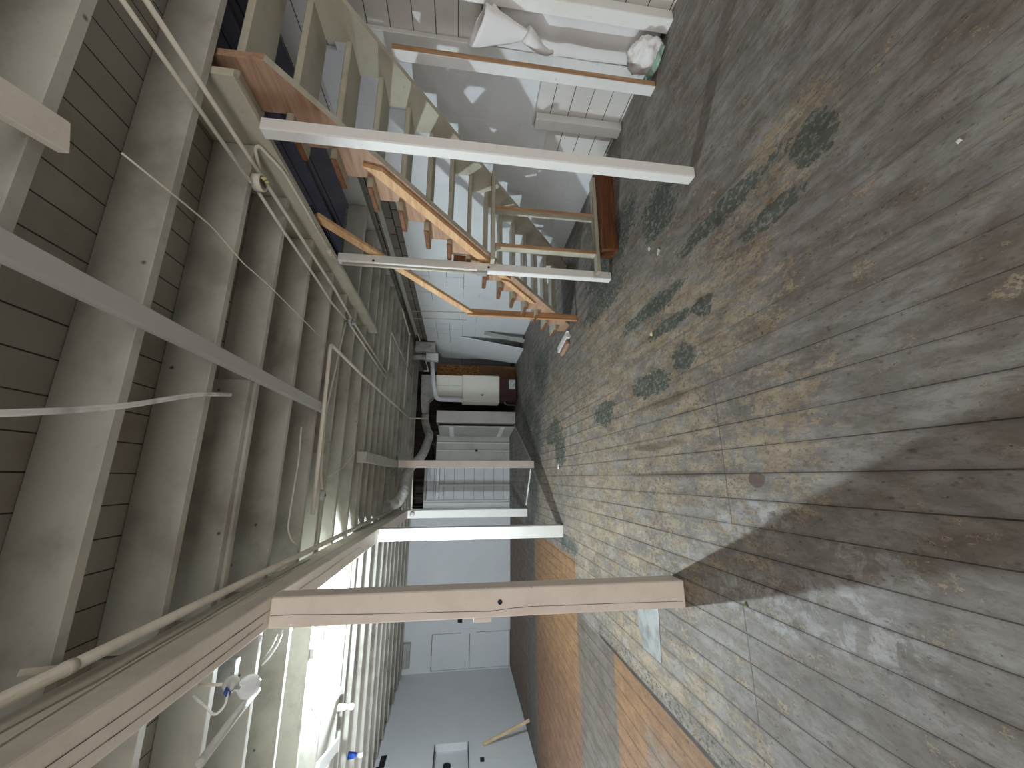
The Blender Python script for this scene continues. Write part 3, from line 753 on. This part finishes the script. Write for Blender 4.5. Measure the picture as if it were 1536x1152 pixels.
# open loft framing above the partition
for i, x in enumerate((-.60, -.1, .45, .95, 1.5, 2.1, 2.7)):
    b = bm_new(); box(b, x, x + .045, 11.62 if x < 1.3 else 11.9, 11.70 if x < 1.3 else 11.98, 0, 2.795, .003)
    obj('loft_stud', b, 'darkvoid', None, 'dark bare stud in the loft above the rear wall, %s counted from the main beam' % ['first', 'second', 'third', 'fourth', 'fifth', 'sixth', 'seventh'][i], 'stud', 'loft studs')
b = bm_new(); q0, q1 = aty(618, 701, 8.3), aty(616, 762, 8.3); tube(b, [(q0.x + .1, 8.46, q0.z), (-.66, 8.46, q1.z)], .016, 8)
obj('cross_pipe', b, 'conduit', None, 'thin pale pipe spanning from the slim post to the furthest white post', 'pipe')
gl = thing('glass_globe', (-.74, 8.42, 2.40), 'round glass lamp globe on the furthest white post', 'lamp')
b = bm_new(); lathe(b, [(.0, -.05), (.03, -.042), (.05, -.015), (.052, .01), (.04, .035), (.025, .05)], (-.74, 8.43, 2.445), (0, -.6, .8)); obj('globe', b, 'ceram', gl)
b = bm_new(); lathe(b, [(.03, 0), (.03, .03)], (-.74, 8.468, 2.46), (0, .9, .2)); obj('lamp_base', b, 'ceram', gl)

# ------------------------------------------------------------------ conduits and pipes
def pipe(name, pts, r, label, cat='conduit', mat='conduit', fillet=.05, parts=None):
    b = bm_new(); tube(b, pts, r, 10, fillet); return obj(name, b, mat, None, label, cat)
ZC = 2.788
pipe('conduit', [(1.715, .9, ZC), (1.715, 2.08, ZC)], .0105, 'thin cream conduit under near joists, thinner one of the pair reaching the round box')
pipe('conduit', [(1.838, .9, ZC), (1.838, 2.10, ZC), (1.825, 3.6, ZC), (1.775, 4.30, ZC), (1.735, 6.45, ZC)], .0125, 'long cream conduit passing beside both ceiling boxes on the stair side')
pipe('conduit', [(1.722, 2.17, ZC), (1.70, 2.5, ZC), (1.685, 3.2, ZC), (1.66, 3.57, ZC), (1.69, 4.05, ZC)], .0105, 'thin cream conduit linking the round box to the star-shaped box')
pipe('conduit', [(1.695, 4.2, ZC), (1.64, 6.49, ZC)], .0105, 'thin cream conduit running back from the star-shaped box')
jb = thing('junction_box', (1.75, 2.125, 2.74), 'open round ceiling junction box with yellow wire connectors at the near conduits', 'box')
b = bm_new(); lathe(b, [(.05, 0), (.05, .05), (.042, .05), (.042, .01)], (1.755, 2.125, 2.795), (0, 0, -1)); obj('box_shell', b, 'conduit', jb)
b = bm_new(); box(b, 1.735, 1.758, 2.09, 2.15, 2.738, 2.744, .002); obj('box_slot', b, 'black', jb)
b = bm_new(); lathe(b, [(.012, 0), (.006, .03)], (1.775, 2.135, 2.752), (0, 0, -1)); lathe(b, [(.012, 0), (.006, .03)], (1.77, 2.11, 2.752), (.3, 0, -1)); obj('wire_connector', b, 'yellow', jb)
j2 = thing('junction_box', (1.70, 4.12, 2.74), 'star-shaped metal junction box where two conduits meet further back', 'box')
b = bm_new(); lathe(b, [(.045, 0), (.045, .05), (.03, .055)], (1.70, 4.12, 2.797), (0, 0, -1), 8); obj('box_shell', b, 'metal', j2)
b = bm_new(); lathe(b, [(.02, 0), (.02, .05)], (1.70, 4.12, 2.741), (.5, .5, -.4)); lathe(b, [(.02, 0), (.02, .05)], (1.70, 4.12, 2.741), (-.6, -.3, -.4)); obj('lamp_socket', b, 'metal', j2)
pipe('bent_conduit', [(1.86, 2.14, ZC), (1.94, 2.06, 2.79), (1.966, 2.06, 2.77), (1.966, 2.25, 2.712), (1.966, 2.6, 2.71), (1.966, 3.13, 2.71)], .011, 'curved cream conduit looping over the trimmer beside the stairwell', fillet=.05)
b = bm_new(); tube(b, [(1.958, 3.13, 2.71), (1.958, 3.2, 2.71)], .02, 10); obj('conduit_end', b, 'conduit', None, 'fat fitting at the end of the curved conduit on the trimmer', 'fitting')
pipe('gas_pipe', [(-.60, .6, 2.745), (-.60, 4.0, 2.745), (-.60, 8.0, 2.745)], .022, 'cream steel pipe running along the stair side of the main beam', 'pipe')
b = bm_new(); lathe(b, [(.024, 0), (.024, .03)], (-.60, 1.58, 2.745), (0, 1, 0)); bar(b, (-.60, 1.595, 2.77), (-.57, 1.50, 2.80), .02, .003); obj('pipe_strap', b, 'conduit', None, 'perforated metal strap holding the steel pipe near the camera', 'strap')
pipe('water_pipe', [(-.3, 3.56, 2.724), (1.21, 3.50, 2.724), (1.25, 4.6, 2.75), (1.42, 9.45, 2.765), (1.42, 9.45, 2.3)], .017, 'L-shaped cream pipe turning back toward the furnace below the joists', 'pipe', fillet=.06)
pipe('conduit', [(1.83, 6.53, 2.78), (2.52, 6.49, 2.78), (2.50, 9.5, 2.78)], .014, 'cream U-shaped conduit below the joists beyond the star-shaped box')
pipe('conduit', [(1.47, 8.30, 2.742), (3.22, 8.40, 2.742), (3.30, 7.2, 2.742)], .016, 'pale pipe crossing below the far joists near the furnace flue')
for i, (y, lb) in enumerate([(466, 'upper of two thin pipes fixed down the painted block wall'), (477, 'lower of two thin pipes fixed down the painted block wall')]):
    a, c = atx(604 + i, y, 3.43), atx(700, y + 2, 3.43); pipe('wall_conduit', [(3.432, a.y, 2.6), (3.432, (a.y + c.y) / 2, c.z)], .009, lb)
c0 = [atz(-30, 621, 2.72), atz(0, 620, 2.72), atz(100, 616, 2.725), atz(190, 609, 2.73), atz(260, 597, 2.745), atz(300, 591, 2.765), atz(345, 592, 2.78)]
pipe('cable', c0, .011, 'white cable swinging in from the left edge under the near joists', 'cable', 'ceram', .1)
wz = 2.79
pipe('wire', [atz(183, 230, wz), atz(270, 300, wz), atz(318, 340, wz), atz(365, 395, wz), atz(400, 425, wz), atz(440, 465, wz), atz(480, 505, wz)], .004, 'thin wire stapled diagonally under the joists near the round box', 'wire', 'conduit', .04)
pipe('wire', [atz(*p, 2.79) for p in [(544, 672), (533, 678), (514, 702), (492, 715)]], .003, 'thin wire from the hanging outlet box up to the joists', 'wire', 'conduit', .02)
pipe('cable', [atz(*p, 2.785) for p in [(452, 640), (448, 690), (436, 760), (431, 795), (438, 812), (447, 818)]], .006, 'slack cream cable looping along the joists beside the main beam', 'cable', 'conduit', .05)
ob_ = thing('outlet_box', (-.17, 3.79, 2.68), 'metal outlet box at the end of a conduit on the lit joist', 'box')
b = bm_new(); q = atz(487.5, 743, 2.72); lathe(b, [(.047, 0), (.047, .035), (.03, .04)], (q.x, q.y, 2.76), (0, 0, -1), 8); obj('box_shell', b, 'dull', ob_)
b = bm_new(); lathe(b, [(.012, 0), (.012, .003)], (q.x, q.y, 2.7185), (0, 0, -1)); obj('knockout', b, 'black', ob_)
pipe('conduit', [(q.x + .05, q.y - .005, 2.75), (.05, 3.77, 2.77), (.6, 3.76, 2.785), (1.66, 4.05, 2.785)], .009, 'rusty thin conduit feeding the outlet box on the lit joist')
# wires stapled along the beam
pipe('wire', [(-.662, .4, 2.66), (-.663, 1.2, 2.64), (-.661, 1.8, 2.68), (-.662, 2.4, 2.69), (-.662, 3.2, 2.70)], .004, 'thin old wire stapled along the side of the main beam', 'wire', 'conduit', .2)
pipe('wire', [(-.662, .4, 2.72), (-.663, 1.0, 2.715), (-.661, 1.5, 2.705), (-.658, 1.72, 2.685), (-.662, 1.9, 2.70), (-.662, 2.6, 2.73), (-.662, 3.6, 2.72)], .0045, 'thicker cable slung along the upper side of the main beam', 'wire', 'khaki', .2)

# ------------------------------------------------------------------ lamps on the left
def emit(name, col, e):
    g = G(name); g.put(g.b.inputs['Emission Color'], col); g.b.inputs['Emission Strength'].default_value = e
    g.b.inputs['Base Color'].default_value = (.9, .9, .9, 1); M[name] = g.m
LP = Vector((-1.48, 4.38, 2.60))
emit('lit_bulb', (.80, .93, 1.0, 1), 6000)
lamp = thing('ceiling_lamp', (LP.x, LP.y, LP.z), 'lit bare bulb glowing under the joists just behind the near cream post', 'lamp')
b = bm_new(); lathe(b, [(.0, -.034), (.018, -.03), (.03, -.014), (.032, .0), (.028, .018), (.02, .045), (.018, .065)], LP); obj('bulb', b, 'lit_bulb', lamp)
b = bm_new(); lathe(b, [(.022, .066), (.026, .07), (.03, .12), (.06, .135), (.06, .155)], LP); obj('lamp_holder', b, 'ceram', lamp)
b = bm_new(); bar(b, (LP.x - .08, LP.y - .26, 2.778), (LP.x + .08, LP.y + .34, 2.778), .09, .036); obj('mounting_board', b, 'white', lamp)
fl = thing('double_lamp_holder', (-1.12, 2.58, 2.6), 'unlit clear bulb and white holder with a blue tab under the joists', 'lamp')
g = G('clear_bulb_glass'); M['bulbglass'] = g.out(lin((225, 226, 228)), .08, spec=.6, Alpha=.75)
q1, q2, q3 = atz(370, 1030, 2.58), atz(357, 1031, 2.6), atz(347, 1026, 2.63)
ax = (q1 - q2).normalized()
b = bm_new(); lathe(b, [(.014, -.06), (.026, -.04), (.05, -.008), (.056, .016), (.05, .04), (.03, .058), (.0, .064)], q1, ax); blb = obj('bulb', b, 'bulbglass', fl)
b = bm_new(); lathe(b, [(.016, -.04), (.016, .0)], q1 - ax * .055, ax); obj('bulb_cap', b, 'metal', blb)
b = bm_new(); lathe(b, [(.015, -.03), (.034, -.02), (.037, .01), (.022, .03)], q3, (ax + Vector((.3, -.2, .2))).normalized()); lh = obj('lamp_holder', b, 'ceram', fl)
b = bm_new(); q4 = atz(342, 1037, 2.62); bar(b, q4 + Vector((.02, -.03, 0)), q4 + Vector((-.03, .02, 0)), .03, .008); obj('blue_tab', b, 'blueplastic', lh)
b = bm_new(); tube(b, [q4, q4 + Vector((-.05, -.02, -.01)), q4 + Vector((-.09, -.03, .03)), q4 + Vector((-.06, -.01, .08)), (q4.x - .02, q4.y + .02, 2.79)], .006, 8, .03); obj('flex_cord', b, 'ceram', lh)
b = bm_new(); tube(b, [q3, (q3.x, q3.y + .01, 2.79)], .008, 8); obj('drop_stem', b, 'conduit', fl)
b = bm_new(); qa = atz(376, 995, 2.79); box(b, qa.x - .09, qa.x + .09, 2.80, 2.86, 2.80, 2.90, .005); obj('outlet_box', b, 'metal', None, 'grey steel box between joists beside the clear bulb near the beam', 'box')
a, c = atz(352, 1075, 2.70), atz(412, 995, 2.72)
b = bm_new(); tube(b, [atz(300, 1145, 2.70), a, atz(385, 1035, 2.71)], .022, 10); obj('grey_pipe', b, 'dull', None, 'pale grey pipe slanting below the joists by the clear bulb', 'pipe')
for k, (p, lb) in enumerate([((-2.56, 5.30, 2.66), 'small unlit all-white bulb holder hanging next after the lit lamp'), ((-3.4, 5.95, 2.64), 'small unlit bulb with blue base near the plain side wall')]):
    t_ = thing('bulb_holder', p, lb, 'lamp'); p = Vector(p)
    b = bm_new(); lathe(b, [(.0, -.045), (.025, -.04), (.035, -.015), (.032, .01), (.016, .035)], p); obj('bulb', b, 'ceram', t_)
    b = bm_new(); lathe(b, [(.018, .035), (.03, .05), (.04, .138)], p); obj('lamp_holder', b, 'ceram' if k == 0 else 'blueplastic', t_)
pipe('wire', [atz(*p, 2.77) for p in [(393, 998), (405, 985), (418, 965), (424, 945)]], .006, 'white wire curving up beside the joist by the near post', 'wire', 'ceram', .05)
pipe('wire', [atz(*p, 2.77) for p in [(394, 990), (407, 972), (416, 952)]], .005, 'second white wire beside the joist by the near post, shorter', 'wire', 'ceram', .05)
pipe('wire', [atz(*p, 2.76) for p in [(463, 1043), (466, 1060), (472, 1070), (474, 1078)]], .006, 'short white wire end dangling from a joist by the lamp', 'wire', 'ceram', .03)

# ------------------------------------------------------------------ left wall items
b = bm_new(); A, B = Vector((-4.52, 8.42, .02)), Vector((-4.885, 8.50, .90)); bar(b, A, B, .05, .028, (0, 1, 0))
obj('leaning_stick', b, 'pale', None, 'pale wooden stick leaning against the plain white side wall', 'stick')
b = bm_new(); box(b, XL, XL + .006, 8.08, 8.19, .90, .975, .002); oo = obj('wall_outlet', b, 'black', None, 'small black outlet on the plain side wall below the hatch', 'outlet')
hd = thing('wall_hook', (XL, 8.3, 2.66), 'black bracket high on the plain side wall under the joists', 'bracket')
b = bm_new(); box(b, XL, XL + .01, 8.18, 8.2, 2.64, 2.78, 0); box(b, XL, XL + .012, 8.2, 8.48, 2.64, 2.66, 0); box(b, XL, XL + .01, 8.2, 8.47, 2.661, 2.74, 0); obj('bracket_frame', b, 'black', hd)
b = bm_new(); q = atx(670, 1150, -4.98); lathe(b, [(.07, 0), (.07, .03), (.05, .035)], (XL - .119, q.y + .05, q.z), (1, 0, 0)); obj('dark_disc', b, 'black', None, 'dark round object inside the wall hatch', 'disc')
b = bm_new(); q = aty(690, 931, YW); box(b, q.x - .05, q.x + .05, YW - .006, YW, q.z - .06, q.z + .06, .002); obj('wall_outlet', b, 'black', None, 'small black outlet on the rear white wall beside the cream post', 'outlet')
b = bm_new(); q = aty(601, 985, 11.2); box(b, q.x - .3, q.x + .25, 11.25, 11.39, 2.62, 2.79, .005); obj('vent_box', b, 'greypaint', None, 'grey box at the top of the rear white wall above the door', 'box')

# ------------------------------------------------------------------ floor plate and litter
b = bm_new(); pts = [atz(x, y) for x, y in [(957, 913), (988, 913), (993, 996), (966, 972), (959, 940)]]
prism(b, [(p.x, p.y) for p in pts], 'Z', .0005, .004); obj('floor_plate', b, 'metal', None, 'bluish grey metal plate set flat in the floor beside the near post', 'plate')
def scrap(x, y, s, m, lb, nm='paper_scrap', h=.012):
    c = atz(x, y); t = bm_new(); n = 7
    ring = [t.verts.new((c.x + s * math.cos(a) * random.uniform(.6, 1.2), c.y + s * math.sin(a) * random.uniform(.6, 1.2), random.uniform(.001, h))) for a in [2 * math.pi * i / n for i in range(n)]]
    top = t.verts.new((c.x, c.y, h))
    for i in range(n): t.faces.new((ring[i], ring[(i + 1) % n], top))
    bmesh.ops.recalc_face_normals(t, faces=t.faces[:]); bmesh.ops.solidify(t, geom=t.faces[:], thickness=.0015)
    for v in t.verts: v.co.z = max(v.co.z, .0005)
    obj(nm, t, m, None, lb, 'scrap')
scrap(978, 501, .022, 'yellow', 'small yellowish paper scrap on the middle of the floor')
scrap(838, 700, .05, 'paper', 'white paper scrap on the floor right of the slim cream post')
scrap(988, 378, .03, 'paper', 'white scrap on the floor in front of the slim stair post')
scrap(974, 374, .02, 'paper', 'thin pale scrap beside the dark timber under the stairs')
scrap(1119, 907, .014, 'leaf', 'tiny green leaf on the floor in the near post shadow', 'leaf')
scrap(1440, 213, .008, 'paper', 'tiny white chip on the near floor at the upper right of the photo')

# ------------------------------------------------------------------ light
def area(name, loc, rot, sx, sy, e, col):
    l = bpy.data.lights.new(name, 'AREA'); l.shape = 'RECTANGLE'; l.size = sx; l.size_y = sy; l.energy = e; l.color = col
    o = bpy.data.objects.new(name, l); COL.objects.link(o); o.location = loc; o.rotation_euler = rot; return o
area('front_fill_light', (-.65, -3.02, 1.6), (math.radians(90), 0, 0), 7.2, 2.15, 105, (1.0, .96, .92))  # soft fill from the front, set in the added window
area('side_fill_light', (XL + .02, 5.2, 1.75), (math.radians(90), 0, math.radians(-90)), 3.6, 1.3, 75, (.88, .93, 1.0))  # added cool fill that brightens the rear walls
area('side_fill_light', (XL + .02, -.4, 1.75), (math.radians(90), 0, math.radians(-90)), 3.0, 1.3, 26, (1.0, .95, .89))  # added warm fill aimed at the wall behind the stairs
area('upstairs_fill_light', (1.0, 6.5, 5.2), (math.radians(0), 0, 0), 2, 3, 18, (.82, .86, 1.0))  # added bluish fill, facing down, to lift the upper storey
w = bpy.data.worlds.new('World'); S.world = w; w.use_nodes = True
w.node_tree.nodes['Background'].inputs[0].default_value = (.9, .85, .8, 1); w.node_tree.nodes['Background'].inputs[1].default_value = .15
S.view_settings.view_transform = 'Standard'; S.view_settings.look = 'None'; S.view_settings.gamma = 1
S.view_settings.exposure = 0.2; S.view_settings.use_curve_mapping = False
